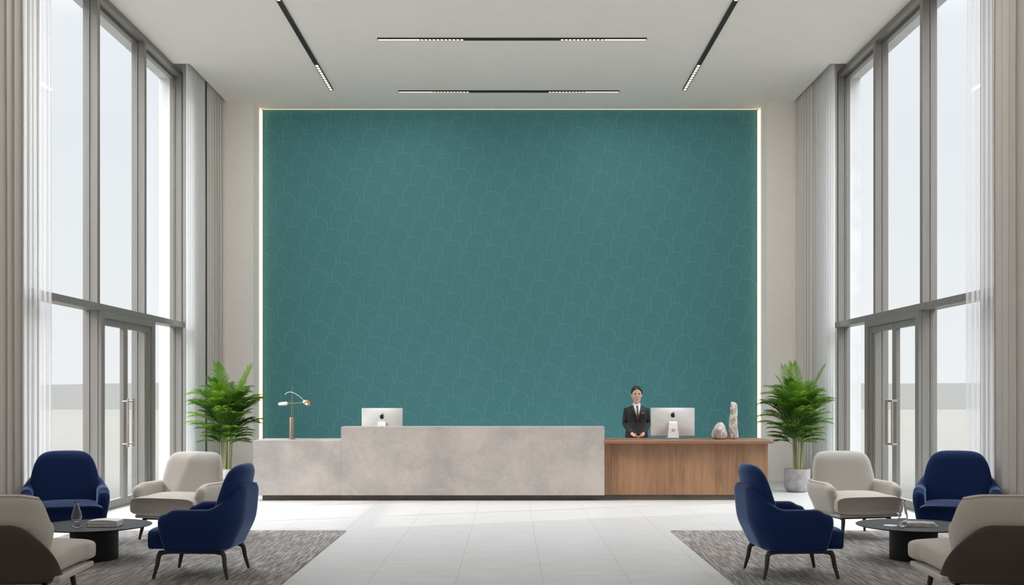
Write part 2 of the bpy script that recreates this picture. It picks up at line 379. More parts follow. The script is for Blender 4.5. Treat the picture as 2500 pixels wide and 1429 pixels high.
# side walls, windows, doors (both sides from one function, s = -1 left, +1 right)
def sbox(bm, s, a0, a1, y0, y1, z0, z1):
    x = sorted((s*a0, s*a1)); box(bm, x[0], x[1], y0, y1, z0, z1)
def side(s, side_name, n):
    bm = newbm()
    sbox(bm, s, WX+.0, WX+.2, 17.43, 19.95, 0, CZ+.5)        # pier between window and back wall
    sbox(bm, s, WX+.0, WX+.2, 0.0, 10.45, 0, CZ+.5)
    sbox(bm, s, WX+.0, WX+.2, -4, -3.0, 0, CZ+.5)
    struct(obj('wall_'+side_name, bm, 'plaster'))
    bm = newbm()
    sbox(bm, s, 5.45, 5.66, 17.5, 19.95, -.12, CZ+.5)          # projecting outer reveal
    sbox(bm, s, 5.45, 5.66, 9.9, 10.45, -.12, CZ+.5)
    sbox(bm, s, 5.45, 5.66, 10.45, 17.5, CZ-.06, CZ+.5)
    struct(obj('wall_%s_outer_reveal' % side_name, bm, 'ext_white'))
    # glazed screen
    w = bpy.data.objects.new('window_%d' % n, None); COL.objects.link(w); w.location = (s*WX, 14.1, 0); struct(w)
    off = Vector((-s*WX, -14.1, 0))
    def part(name, mt, boxes, par=w, bev=.004):
        bm = newbm()
        for b in boxes: sbox(bm, s, *b)
        for v in bm.verts: v.co += off if par is w else Vector((0,0,0))
        return obj(name, bm, mt, par, mods=[BEV(bev)] if bev else ())
    for y in (10.45, 12.04, 13.82, 15.60, 17.35):
        part('mullion', 'frame', [(WX, WX+.10, y, y+.085, .0, CZ), (WX+.1, WX+.112, y-.012, y+.097, 0, CZ), (WX+.112, WX+.19, y, y+.085, 0, CZ)])
    part('head_rail', 'frame', [(WX+.001, WX+.11, 10.45, 17.42, CZ-.085, CZ), (WX+.11, WX+.18, 10.45, 17.42, CZ-.13, CZ)])
    part('transom', 'frame', [(WX-.03, WX+.17, 10.45, 17.44, 2.585, 2.675)])
    part('sill_rail', 'frame', [(WX-.005, WX+.15, 10.45, 17.42, 0.0, .075)])
    ys = [10.535, 12.04, 13.82, 15.60, 17.35]
    for a, b in zip(ys, ys[1:]):
        a2 = a if a < 11 else a+.085
        part('pane', 'pane', [(WX+.118, WX+.128, a2, b, 2.675, CZ-.12)], bev=0)
        if a < 13: part('pane', 'pane', [(WX+.118, WX+.128, a2, b, .075, 2.585)], bev=0)
    part('pane', 'pane', [(WX+.118, WX+.128, 16.0, 17.35, .075, 2.585)], bev=0)
    # double door in its portal
    dr = bpy.data.objects.new('door_%d' % n, None); COL.objects.link(dr); dr.location = (s*WX, 14.9, 0); struct(dr)
    doff = Vector((-s*WX, -14.9, 0))
    def dpart(name, mt, boxes, par, bev=.004, tubes=()):
        bm = newbm()
        for b in boxes: sbox(bm, s, *b)
        for pts, r in tubes: tube(bm, [(s*p[0], p[1], p[2]) for p in pts], r, 10)
        for v in bm.verts: v.co += doff
        o = obj(name, bm, mt, par, mods=[BEV(bev)] if bev else (), smooth=30 if tubes else None)
        return o
    dpart('door_frame', 'frame', [(WX-.045, WX+.06, 13.83, 13.95, 0, 2.585), (WX-.045, WX+.06, 15.82, 15.94, 0, 2.585), (WX-.045, WX+.06, 13.95, 15.82, 2.50, 2.585)], dr)
    for (y0, y1, hy) in ((13.95, 14.80, 14.70), (14.81, 15.82, 14.93)):
        lf = dpart('door_leaf', 'frame', [(WX-.01, WX+.045, y0, y0+.075, .02, 2.50), (WX-.01, WX+.045, y1-.075, y1, .02, 2.50),
              (WX-.01, WX+.045, y0+.075, y1-.075, 2.41, 2.50), (WX-.01, WX+.045, y0+.075, y1-.075, .02, .12)], dr)
        dpart('pane', 'pane', [(WX+.015, WX+.022, y0+.075, y1-.075, .12, 2.41)], lf, 0)
        if s < 0:
            hx = WX-.075
            dpart('door_handle', 'steel', [], lf, 0, tubes=[([(hx, hy, .80), (hx, hy, 1.46)], .016), ([(hx, hy, .84), (WX-.005, hy, .84)], .011), ([(hx, hy, 1.42), (WX-.005, hy, 1.42)], .011)])
        else:
            hx = WX-.075
            dpart('door_handle', 'rose_steel', [(hx-.012, hx+.012, hy-.014, hy+.014, .82, 1.44), (hx, WX-.008, hy-.012, hy+.012, .82, .85), (hx, WX-.008, hy-.012, hy+.012, 1.41, 1.44)], lf, .003)
def fill_window(s, n):  # unseen side windows behind the camera, added and sized to let in fill light
    w2 = bpy.data.objects.new('window_%d' % n, None); COL.objects.link(w2); w2.location = (s*WX, 0, 0); struct(w2)
    bm = newbm()
    for y in (-3.0, -1.5, -.08): sbox(bm, s, WX, WX+.19, y, y+.08, 0, CZ)
    sbox(bm, s, WX-.02, WX+.17, -3, 0, 2.585, 2.675); sbox(bm, s, WX, WX+.17, -3, 0, CZ-.1, CZ); sbox(bm, s, WX, WX+.15, -3, 0, 0, .075)
    for v in bm.verts: v.co.x -= s*WX
    obj('window_frame', bm, 'frame', w2)
    bm = newbm(); sbox(bm, s, .118, .126, -3, 0, .07, CZ-.1); obj('pane', bm, 'pane', w2)
fill_window(-1, 3); fill_window(1, 4)
side(-1, 'left', 1); side(1, 'right', 2)
struct(bx('wall_front', 'plaster', (-5.45, 5.45, -4.2, -4, 0, CZ+.5)))
# outdoors
struct(bx('ground', 'ground', (-260, 260, -60, 125, -.35, -.13)))
def hill(y, base, h, amp, seed):
    rnd = random.Random(seed); ph = [rnd.uniform(0, 6) for _ in range(6)]
    bm = newbm(); N = 120; rows = []
    for k in range(N+1):
        x = -700+1400*k/N
        t = h + amp*(sin(x*.006+ph[0])+.5*sin(x*.017+ph[1])+.25*sin(x*.045+ph[2])+.12*sin(x*.11+ph[3]))
        rows.append([(x, y-60, base), (x, y-25, base+(t-base)*.6), (x, y, t), (x, y+60, t-2), (x, y+120, base)])
    skin_rings(bm, rows, closed=False, cap0=False, cap1=False)
    return struct(obj('hills', bm, 'hill', smooth=60))
hill(520, -12, 7.0, .7, 3); hill(330, -12, 3.2, .45, 5)

# ------------------------------------------------------------------ curtains
def curtain(name, s, x, y0, y1, nf, amp, m, label, cat='curtain', group=None, seed=1, top=CZ+.27):
    if y0 < 12: top = CZ-.025
    t = thing(name, label, cat, (s*x, (y0+y1)/2, 0), 0, group)
    rnd = random.Random(seed); N = nf*14
    ph = [rnd.uniform(.75, 1.25) for _ in range(nf+2)]
    bm = newbm(); rings = []
    zs = [.02, .5, 1.5, 3, 4.5, 6, top-.1, top]
    for z in zs:
        row = []
        for k in range(N+1):
            u = k/N*nf; i = int(u); f = u-i
            a = amp*(ph[i]*(1-f)+ph[i+1]*f)*(1.0 if z < 6 else .85)
            dx = a*sin(2*PI*u) + .12*a*sin(4*PI*u+i)
            dy = .25*(y1-y0)/nf*sin(4*PI*u)*.5 + .01*sin(z*.8+i*2.1)
            row.append((dx, (y0-y1)/2+(y1-y0)*k/N+dy, z))
        rings.append(row)
    skin_rings(bm, rings, closed=False, cap0=False, cap1=False)
    o = obj('fabric', bm, m, t, smooth=80, mods=[('SOLIDIFY', dict(thickness=.003))] if m == 'drape' else ())
    bm = newbm(); box(bm, -.015, .015, (y0-y1)/2, (y1-y0)/2, top, top+.02); obj('curtain_track', bm, 'ext_white', t)
    return t
gs = 'white sheer curtains beside the windows'; gd = 'taupe drapes beside the windows'
for s, sd in ((-1, 'left'), (1, 'right')):
    curtain('sheer_curtain', s, 5.04, 11.13, 11.94, 7, .03, 'sheer_fine', 'white sheer curtain nearest the viewer on the %s side, over the near window bay' % sd, group=gs, seed=3+s)
    curtain('drape', s, 4.96, 10.12, 11.07, 6, .04, 'drape', 'taupe floor-length drape at the %s edge of the picture' % sd, group=gd, seed=7+s)
    curtain('sheer_curtain', s, 5.07, 17.0, 18.06, 9, .03, 'sheer', 'white sheer curtain beyond the %s door, behind the palm' % sd, group=gs, seed=11+s)
    curtain('drape', s, 5.05, 18.10, 19.06, 6, .035, 'drape', 'narrow taupe drape gathered in the far %s corner by the white pier' % sd, group=gd, seed=15+s)

# ------------------------------------------------------------------ ceiling tracks
def track(loc, rz, segs, label):
    t = thing('track_light', label, 'ceiling light', loc, rz, 'black linear track lights on the ceiling')
    L0 = min(s[0] for s in segs); L1 = max(s[1] for s in segs)
    bm = newbm(); w = .034; h = .022
    box(bm, L0, L1, -w, -w+.006, -h, 0); box(bm, L0, L1, w-.006, w, -h, 0)
    box(bm, L0, L0+.008, -w, w, -h, 0); box(bm, L1-.008, L1, -w, w, -h, 0)
    obj('housing', bm, 'dark_bronze', t)
    for a, b, k in segs:
        if k == 'd':
            bx('diffuser', 'lamp', (a+.008, b-.008, -w+.007, w-.007, -h+.001, -.001), t)
        elif k == 'b':
            bx('blank_cover', 'black_metal', (a, b, -w+.006, w-.006, -h, -.001), t)
        else:
            n = 11; p = (b-a)/n
            bm = newbm()
            for i in range(n): box(bm, a+i*p+p*.16, a+(i+1)*p-p*.16, -w+.012, w-.012, -h-.001, -h+.004)
            bx('spot_module', 'dark_bronze', (a, b, -w+.006, w-.006, -h, -.001), t)
            obj('spot_lens', bm, 'lamp', t)
    return t
def lamp(t, x, length, watts):
    L = bpy.data.lights.new('track_lamp', 'AREA'); L.shape = 'RECTANGLE'; L.size = length; L.size_y = .05
    L.energy = watts; L.color = (1, .965, .92)
    o = bpy.data.objects.new('track_lamp', L); COL.objects.link(o); o.parent = t; o.location = (x, 0, -.027)
def hseg(k): return [(-1.95*k, -1.335*k, 'd'), (-1.335*k, -.70*k, 's'), (-.70*k, .70*k, 'b'), (.70*k, 1.335*k, 's'), (1.335*k, 1.95*k, 'd')]
t = track((.03, 15.74, CZ), 0, hseg(1), 'crosswise linear track light, the nearer of the two')
lamp(t, -1.64, .58, 16); lamp(t, 1.64, .58, 16)
t = track((-.02, 18.45, CZ), 0, hseg(.963), 'crosswise linear track light nearest the teal wall')
lamp(t, -1.58, .56, 5); lamp(t, 1.58, .56, 5)
vs = [(-7.35, -5.6, 'd'), (-5.6, -4.15, 's'), (-4.15, -1.43, 'b'), (-1.43, 0, 's')]
t = track((-3.02, 18.35, CZ), PI/2, vs, 'lengthwise track light on the left half of the ceiling')
lamp(t, -.72, 1.35, 10); lamp(t, -6.4, 2.0, 52)
t = track((2.95, 18.35, CZ), PI/2, vs, 'lengthwise track light on the right half of the ceiling')
lamp(t, -.72, 1.35, 10); lamp(t, -6.4, 2.0, 52)

# ------------------------------------------------------------------ reception desk
YD = 15.45
dk = thing('reception_desk', 'long reception desk in mottled stone with a raised centre and a walnut wing', 'desk', (0, YD, 0))
def dbox(name, m, x0, x1, y0, y1, z0, z1, bev=.006):
    return bx(name, m, (x0, x1, y0-YD, y1-YD, z0, z1), dk, bev)
o = dbox('low_stone_block', 'stone', -3.656, -2.404, 15.45, 16.25, .078, .859, .003)
o = dbox('raised_stone_block', 'stone', -2.403, 1.345, 15.445, 15.80, .078, 1.055, .003)
dbox('work_surface', 'stone', -2.403, 1.345, 15.80, 16.6, .74, .775)
dbox('back_panel', 'stone', -2.403, 1.345, 15.80, 15.84, .078, .739, 0)
o['label'] = 'raised beige stone block'
dbox('plinth', 'plinth', -3.545, 3.69, 15.55, 16.15, 0, .0775, 0)
dbox('wood_front', 'wood_v', 1.346, 3.69, 15.52, 16.2, .078, .815, .003)
# walnut top with rounded front corner
bm = newbm()
pts = [(1.346, 15.38), (3.70, 15.38)] + [(3.70+.05*sin(a), 15.43-.05*cos(a)) for a in (R(30), R(60), R(90))] + [(3.75, 16.28), (1.346, 16.28)]
lo = [bm.verts.new((x, y-YD, .816)) for x, y in pts]; hi = [bm.verts.new((x, y-YD, .864)) for x, y in pts]
bm.faces.new(lo); bm.faces.new(hi)
for i in range(len(pts)): j = (i+1) % len(pts); bm.faces.new((lo[i], lo[j], hi[j], hi[i]))
obj('wood_top', bm, 'wood_h', dk, mods=[BEV(.012, 3)])

# ------------------------------------------------------------------ computers
def apple_pts():
    return [(0,.36),(.10,.41),(.22,.43),(.34,.38),(.42,.29),(.33,.20),(.29,.06),(.33,-.08),(.44,-.17),(.37,-.35),(.26,-.50),(.15,-.54),(0,-.49),
            (-.15,-.54),(-.26,-.50),(-.38,-.32),(-.45,-.08),(-.44,.14),(-.37,.31),(-.24,.42),(-.10,.41)]
def flat_poly(bm, pts, sc_, cx, cz, y0, y1):
    a = [bm.verts.new((cx+x*sc_, y0, cz+z*sc_)) for x, z in pts]; b = [bm.verts.new((cx+x*sc_, y1, cz+z*sc_)) for x, z in pts]
    bm.faces.new(a); bm.faces.new(b)
    for i in range(len(pts)): j = (i+1) % len(pts); bm.faces.new((a[i], a[j], b[j], b[i]))
def computer(loc, rz, label, W=.64, top=.455, sb=0):
    t = thing('desktop_computer', label, 'computer', loc, rz, 'silver desktop computers on the desk')
    # back faces local -Y
    bot = .045; H = top-bot; bm = newbm(); NX, NZ = 24, 18
    g1 = []
    for j in range(NZ+1):
        row = []
        for i in range(NX+1):
            u = -1+2*i/NX; v = -1+2*j/NZ
            b = (1-abs(u)**2.5)*(1-abs(v)**2.5)
            row.append(bm.verts.new((u*W/2, -.006-.04*b, bot+H*(v+1)/2)))
        g1.append(row)
    for j in range(NZ):
        for i in range(NX): bm.faces.new((g1[j][i], g1[j][i+1], g1[j+1][i+1], g1[j+1][i]))
    g2 = [[bm.verts.new((u*W/2, 0.0, bot+H*(v+1)/2)) for u in (-1, 1)] for v in (-1, 1)]
    bm.faces.new((g2[0][0], g2[0][1], g2[1][1], g2[1][0]))
    bm.faces.new([g1[0][i] for i in range(NX+1)]+[g2[0][1], g2[0][0]])
    bm.faces.new([g1[NZ][i] for i in range(NX+1)]+[g2[1][1], g2[1][0]])
    bm.faces.new([g1[j][0] for j in range(NZ+1)]+[g2[1][0], g2[0][0]])
    bm.faces.new([g1[j][NX] for j in range(NZ+1)]+[g2[1][1], g2[0][1]])
    sh = obj('monitor_shell', bm, 'aluminium', t, smooth=35)
    bm = newbm(); flat_poly(bm, apple_pts(), .066, 0, bot+H*.74, -.0475, -.03)
    flat_poly(bm, [(0,.47),(.02,.60),(.09,.71),(.18,.76),(.17,.64),(.10,.52)], .066, 0, bot+H*.74, -.0475, -.03)
    obj('emblem', bm, 'logo', sh)['label'] = 'black apple-shaped emblem'
    bm = newbm(); box(bm, -W/2+.012, W/2-.012, -.001, .003, bot+.06, top-.012); obj('screen', bm, 'screen', t)
    # stand : bent plate
    bm = newbm()
    prof = [(-.035, bot+.205+sb, .058), (-.075, bot+.180+sb, .060), (-.095, bot+.10+sb, .066), (-.108, .012, .082), (-.105, .004, .084), (-.03, .002, .09), (.10, .002, .095)]
    rings = []
    for k, (y, z, hw) in enumerate(prof):
        a = prof[max(k-1, 0)]; b = prof[min(k+1, len(prof)-1)]
        ty, tz = b[0]-a[0], b[1]-a[1]; l = math.hypot(ty, tz); ny, nz = -tz/l*.004, ty/l*.004
        rings.append([(-hw, y-ny, z-nz+.006), (hw, y-ny, z-nz+.006), (hw, y+ny, z+nz+.006), (-hw, y+ny, z+nz+.006)])
    skin_rings(bm, rings)
    st = obj('stand', bm, 'stand', t, mods=[BEV(.0015)])
    bm = newbm()
    bmesh.ops.create_cone(bm, segments=24, radius1=.024, radius2=.024, depth=.012, cap_ends=True, matrix=Matrix.Translation((0, -.098, .125)) @ Matrix.Rotation(PI/2, 4, 'X'))
    obj('cable_port', bm, 'port', st)
    return t
computer((2.395, 15.98, .864), R(-3), 'silver desktop computer on the walnut wing beside the receptionist')
computer((-1.925, 16.35, .775), 0, 'silver desktop computer half hidden behind the raised stone block', W=.615, top=.535, sb=.075)

# ------------------------------------------------------------------ brass lamp
bl = thing('table_lamp', 'sculptural brass table lamp with two shades on the low stone desk', 'lamp', (-3.187, 15.85, .859))
bm = newbm(); lathe(bm, [(.060,0),(.060,.006),(.034,.008),(.034,.312),(.030,.320),(.010,.322)], 28); obj('base', bm, 'brass_tube', bl, smooth=40)
bm = newbm(); tube(bm, [(0,0,.32),(.004,0,.56),(.012,0,.785)], [.0065,.006,.005], 8); obj('pole', bm, 'brass_tube', bl, smooth=60)
bm = newbm(); tube(bm, [(-.10,-.01,.523),(.005,-.01,.528),(.16,-.01,.535)], .006, 8); obj('arm', bm, 'brass', bl, smooth=60)
bm = newbm(); tube(bm, bez((-.10,0,.652),(-.02,0,.76),(.18,-.01,.57), 14), [.003+.0015*sin(PI*k/14) for k in range(15)], 6); obj('curved_arm', bm, 'pearl', bl, smooth=60)
bm = newbm(); tube(bm, [(.02,-.006,.52),(.03,-.006,.40),(.022,-.006,.36)], [.006,.004,.002], 6); obj('cord', bm, 'brass_tube', bl, smooth=60)
bm = newbm(); tube(bm, [(-.196,-.01,.516),(-.19,-.01,.516),(-.175,-.01,.516),(-.12,-.01,.52),(-.075,-.01,.524),(-.06,-.01,.524),(-.054,-.01,.524)], [.004,.016,.023,.026,.027,.018,.004], 16)
o = obj('capsule_shade', bm, 'pearl', bl, smooth=80); o['label'] = 'pearly capsule shade'
bm = newbm(); ellipsoid(bm, (.225,-.01,.535), (.064,.045,.044), Euler((0, R(25), 0)).to_matrix()); o = obj('round_shade', bm, 'brass', bl, smooth=80)
bm = newbm(); ellipsoid(bm, (.228,-.040,.520), (.024,.02,.022)); ellipsoid(bm, (.185,-.040,.545), (.018,.014,.02)); obj('bulb', bm, 'pearl', o, smooth=80)

# ------------------------------------------------------------------ stone ornaments
def rock(name, label, loc, prof, seed, n=28, wob=.10):
    rnd = random.Random(seed)
    ph = [(rnd.uniform(0, 6), rnd.randint(2, 6), rnd.uniform(5, 30)) for _ in range(5)]
    bm = newbm(); rings = []
    for (z, cx, rx, ry, tilt) in prof:
        ring = []
        for k in range(n):
            a = 2*PI*k/n
            w = 1+wob*sum(sin(p+q*a+f*z)/(i+1.5) for i, (p, q, f) in enumerate(ph))
            e = 2.4
            x = cx+rx*sgp(cos(a), e)*w; y = ry*sgp(sin(a), e)*w
            ring.append((x, y, z + tilt*(x-cx)))
        rings.append(ring)
    skin_rings(bm, rings)
    o = obj(name, bm, 'ornament', smooth=35, loc=loc, mods=[SUB(1)]); tag(o, label, 'ornament'); return o
rock('stone_ornament', 'egg-shaped mottled stone ornament, the shorter on the walnut top', (3.05, 15.78, .864),
     [(0,0,.075,.06,0),(.02,0,.10,.075,0),(.07,-.006,.112,.085,0),(.12,0,.108,.085,0),(.17,.0,.090,.07,0),(.215,.004,.062,.05,0),(.243,.006,.03,.026,0),(.248,.006,.012,.01,0)], 4)
rock('stone_ornament', 'tall upright slab of mottled stone beside the egg-shaped one', (3.245, 15.78, .864),
     [(0,0,.078,.05,0),(.05,0,.072,.048,0),(.12,0,.068,.046,0),(.14,0,.062,.043,0),(.20,-.002,.066,.044,0),(.30,.0,.062,.042,0),(.36,.006,.058,.04,0),(.38,.01,.053,.038,0),(.45,.012,.050,.036,-.05),(.515,.010,.046,.034,-.18),(.535,.008,.040,.03,-.3),(.54,.008,.015,.012,-.3)], 9, wob=.07)

# ------------------------------------------------------------------ person
def torso_prof():   # z, half width, half depth, y shift
    return [(.76,.165,.115,0),(.85,.168,.118,0),(.94,.158,.108,0),(1.03,.138,.096,0),(1.09,.132,.094,0),(1.16,.146,.100,-.004),(1.22,.150,.104,-.006),(1.27,.155,.098,0),(1.300,.150,.086,.004),(1.325,.120,.072,.008),(1.350,.078,.058,.01),(1.37,.052,.050,.012)]
def prof_at(P, z):
    for a, b in zip(P, P[1:]):
        if a[0] <= z <= b[0]:
            t = (z-a[0])/(b[0]-a[0]); return [a[k]+(b[k]-a[k])*t for k in range(1, 4)]
    return list(P[0][1:]) if z < P[0][0] else list(P[-1][1:])
def loft_prof(bm, P, grow=0, n=32, e=2.5, cx=0):
    skin_rings(bm, [[(cx+(w+grow)*sgp(cos(2*PI*k/n), e), ys+(d+grow)*sgp(sin(2*PI*k/n), e), z) for k in range(n)] for z, w, d, ys in P])
def front_y(P, x, z, grow=0, e=2.5):
    w, d, ys = prof_at(P, z); w += grow; d += grow
    q = max(0, 1-abs(x/w)**e)
    return ys - d*q**(1/e)
REM = lambda v, sm=4: [('REMESH', dict(mode='VOXEL', voxel_size=v, use_smooth_shade=True)), ('SMOOTH', dict(factor=.5, iterations=sm))]
pr = Vector((1.925, 16.50, 0))
TP = torso_prof()
SH = [(.146,.0,1.275), (.178,.03,1.07), (.080,-.165,.912)]   # shoulder, elbow, wrist (mirrored)
bm = newbm()
loft_prof(bm, TP, -.014)
tube(bm, [(0,.014,1.33),(0,.008,1.40),(0,.004,1.44)], [.050,.046,.048], 20)
# head: lofted with face relief
HC = Vector((0,-.008,1.515))
HP = [(1.385,.016,.014,-.052),(1.392,.030,.030,-.044),(1.405,.043,.050,-.030),(1.425,.054,.066,-.016),(1.45,.062,.078,-.008),(1.48,.069,.086,-.002),(1.51,.073,.091,.002),(1.54,.075,.094,.004),(1.57,.074,.093,.006),(1.60,.067,.084,.008),(1.62,.054,.068,.010),(1.636,.034,.044,.012),(1.642,.012,.016,.012)]
loft_prof(bm, HP, 0, 32, 2.2)
tube(bm, [(0,-.089,1.530),(0,-.098,1.505),(0,-.110,1.482),(0,-.098,1.470)], [.008,.010,.014,.008], 10)   # nose
for s in (-1, 1):
    ellipsoid(bm, (s*.010,-.092,1.477), (.009,.011,.007))
    ellipsoid(bm, (s*.077,.010,1.500), (.009,.016,.028), Euler((0, s*R(10), 0)).to_matrix())   # ears
    ellipsoid(bm, (s*.030,-.080,1.535), (.022,.010,.005))   # brow ridge
    ellipsoid(bm, (s*.036,-.062,1.475), (.020,.020,.018))   # cheek
    a, b, c = [Vector((s*p[0], p[1], p[2])) for p in SH]
    tube(bm, [a, a.lerp(b,.5), b, b.lerp(c,.5), c], [.038,.037,.034,.031,.024], 14)
    # hand resting on the desk edge; fingers interlaced towards the centre
    palm = c + Vector((-s*.030, -.040, -.020))
    d = (palm-c).normalized()
    tube(bm, [c, c+d*.03, palm, palm+d*.025], [.023,.028,.031,.024], 12, .62)
    side_v = Vector((s*.45, -.75, .25)).normalized()
    for k in range(4):
        base = palm + d*.015 + Vector((0, -.026+.017*k, .010-.008*k))
        L = (.062,.070,.066,.052)[k]
        p1 = base + Vector((-s*.55,-.30,-.08)).normalized()*L*.42
        p2 = p1 + Vector((-s*.62,-.05,-.42)).normalized()*L*.33
        p3 = p2 + Vector((-s*.35,.25,-.55)).normalized()*L*.28
        tube(bm, [base-d*.012, base, p1, p2, p3], [.0085,.0085,.008,.0075,.0055], 8)
    th = c + d*.022 + Vector((0,-.016,.014))
    tube(bm, [th, th+Vector((-s*.018,-.022,.008)), th+Vector((-s*.038,-.030,.004))], [.011,.010,.007], 8)
    tube(bm, [(s*.085,0,.82),(s*.088,-.005,.62),(s*.085,-.012,.46),(s*.084,0,.28),(s*.082,.012,.09)], [.082,.072,.052,.050,.034], 14)
    tube(bm, [(s*.083,.03,.045),(s*.084,-.05,.04),(s*.088,-.13,.03)], [.036,.038,.026], 10)
ellipsoid(bm, (0,-.094,1.440), (.023,.010,.006)); ellipsoid(bm, (0,-.078,1.402), (.020,.016,.014))
person = obj('person', bm, 'skin', loc=tuple(pr), mods=REM(.0048))
tag(person, 'person in a black suit and brown tie standing behind the walnut desk, hands together', 'person')
bm = newbm()   # jacket
JP = [(z, w+.010, d+.012, ys) for z, w, d, ys in TP]
JP[0] = (.74,.185,.130,0); JP[-1] = (1.352,.060,.050,.016); JP[-2] = (1.338,.095,.066,.012)
loft_prof(bm, JP)
for s in (-1, 1):
    a, b, c = [Vector((s*p[0], p[1], p[2])) for p in SH]
    tube(bm, [a+Vector((-s*.05,0,.006)), a+Vector((s*.004,0,.002)), a.lerp(b,.35), a.lerp(b,.7), b, b.lerp(c,.5), c.lerp(b,.10)], [.046,.052,.051,.046,.043,.040,.035], 16)
obj('jacket', bm, 'suit', person, mods=REM(.006, 3))
def surf_panel(name, m, poly_fn, z0, z1, off, nz=16, nx=8, par=person, th=.003):
    bm = newbm(); rows = []
    for j in range(nz+1):
        z = z0+(z1-z0)*j/nz; xl, xr = poly_fn(z); row = []
        for i in range(nx+1):
            x = xl+(xr-xl)*i/nx
            row.append((x, front_y(JP, x, min(z, 1.345))-off, z))
        rows.append(row)
    skin_rings(bm, rows, closed=False, cap0=False, cap1=False)
    return obj(name, bm, m, par, smooth=60, mods=[('SOLIDIFY', dict(thickness=th, offset=1))])
zv, zt = 1.14, 1.375
vw = lambda z: .058*max(0, (z-zv)/(zt-zv))**.85+.001
surf_panel('shirt', 'shirt', lambda z: (-vw(z), vw(z)), zv, 1.345, .004)
bm = newbm(); tube(bm, [(0,.012,1.335),(0,.008,1.365),(0,.004,1.385)], [.070,.060,.056], 24, .95); obj('collar', bm, 'shirt', person, smooth=60)
for s in (-1, 1):
    bm = newbm()
    flat = [(s*.004,-.060,1.352),(s*.052,-.046,1.382),(s*.058,-.040,1.350),(s*.030,-.080,1.318)]
    v1 = [bm.verts.new(p) for p in flat]; v2 = [bm.verts.new((p[0], p[1]-.008, p[2])) for p in flat]
    bm.faces.new(v1); bm.faces.new(v2)
    for i in range(4): bm.faces.new((v1[i], v1[(i+1)%4], v2[(i+1)%4], v2[i]))
    obj('collar_point', bm, 'shirt', person)
    surf_panel('lapel', 'lapel', lambda z, s=s: tuple(sorted((s*vw(z), s*(vw(z)+.030*min(1, (z-zv)/.12)+.002)))), zv-.005, 1.34, .007, nx=4)
surf_panel('tie', 'tie', lambda z: (-.011-.007*(1.33-z)/.2, .011+.007*(1.33-z)/.2) if z < 1.315 else (-.016, .016), zv+.004, 1.342, .011, nx=4, th=.004)
for z in (1.08, 1.02):
    bm = newbm(); ellipsoid(bm, (0, front_y(JP, 0, z)-.002, z), (.008,.004,.008)); obj('button', bm, 'black_metal', person, smooth=60)
bm = newbm(); ellipsoid(bm, (.078, front_y(JP, .078, 1.235)-.006, 1.235), (.014,.003,.006), Euler((0, R(-15), 0)).to_matrix()); obj('lapel_pin', bm, 'shirt', person, smooth=60)
bm = newbm()   # hair: cap swept back, open at the face
HH = [(1.465,.066,.060,.045),(1.49,.075,.070,.036),(1.52,.079,.078,.030),(1.55,.081,.084,.024),(1.575,.080,.088,.020),(1.60,.075,.092,.012),(1.622,.063,.082,.008),(1.638,.045,.058,.008),(1.648,.018,.026,.01)]
loft_prof(bm, HH, 0, 32, 2.2)
for s in (-1, 1): tube(bm, [(s*.020,-.082,1.606),(s*.052,-.062,1.590),(s*.073,-.034,1.556),(s*.078,-.010,1.52)], [.013,.017,.015,.010], 10)
ellipsoid(bm, (0,.115,1.53), (.036,.032,.036))
obj('hair', bm, 'hair', person, mods=REM(.005, 3))
for s in (-1, 1):
    bm = newbm(); ellipsoid(bm, (s*.030,-.084,1.515), (.014,.008,.0055)); e = obj('eye', bm, 'eyewhite', person, smooth=80)
    bm = newbm(); ellipsoid(bm, (s*.030,-.0895,1.514), (.0065,.004,.006)); obj('iris', bm, 'eye', e, smooth=80)
    bm = newbm(); tube(bm, [(s*.014,-.093,1.532),(s*.030,-.091,1.538),(s*.046,-.081,1.533)], [.003,.0036,.002], 6); obj('eyebrow', bm, 'hair', person, smooth=80)
    bm = newbm(); tube(bm, [(s*.016,-.092,1.520),(s*.030,-.092,1.5235),(s*.044,-.083,1.518)], [.002,.0028,.002], 6); obj('eyelashes', bm, 'hair', e, smooth=80)
    bm = newbm(); tube(bm, [(s*.085,0,.84),(s*.09,-.005,.62),(s*.088,-.010,.46),(s*.086,0,.28),(s*.084,.010,.075)], [.094,.084,.068,.064,.060], 16); obj('trouser_leg', bm, 'suit', person, smooth=60)
    bm = newbm(); tube(bm, [(s*.083,.055,.044),(s*.083,.02,.048),(s*.084,-.06,.046),(s*.088,-.14,.034),(s*.088,-.17,.024)], [.03,.044,.046,.036,.018], 14, .9); obj('shoe', bm, 'shoe', person, smooth=60)
bm = newbm(); tube(bm, [(-.024,-.0985,1.442),(-.010,-.105,1.4405),(0,-.1055,1.4395),(.010,-.105,1.4405),(.024,-.0985,1.442)], [.002,.0045,.005,.0045,.002], 8); obj('lips', bm, 'lips', person, smooth=60)

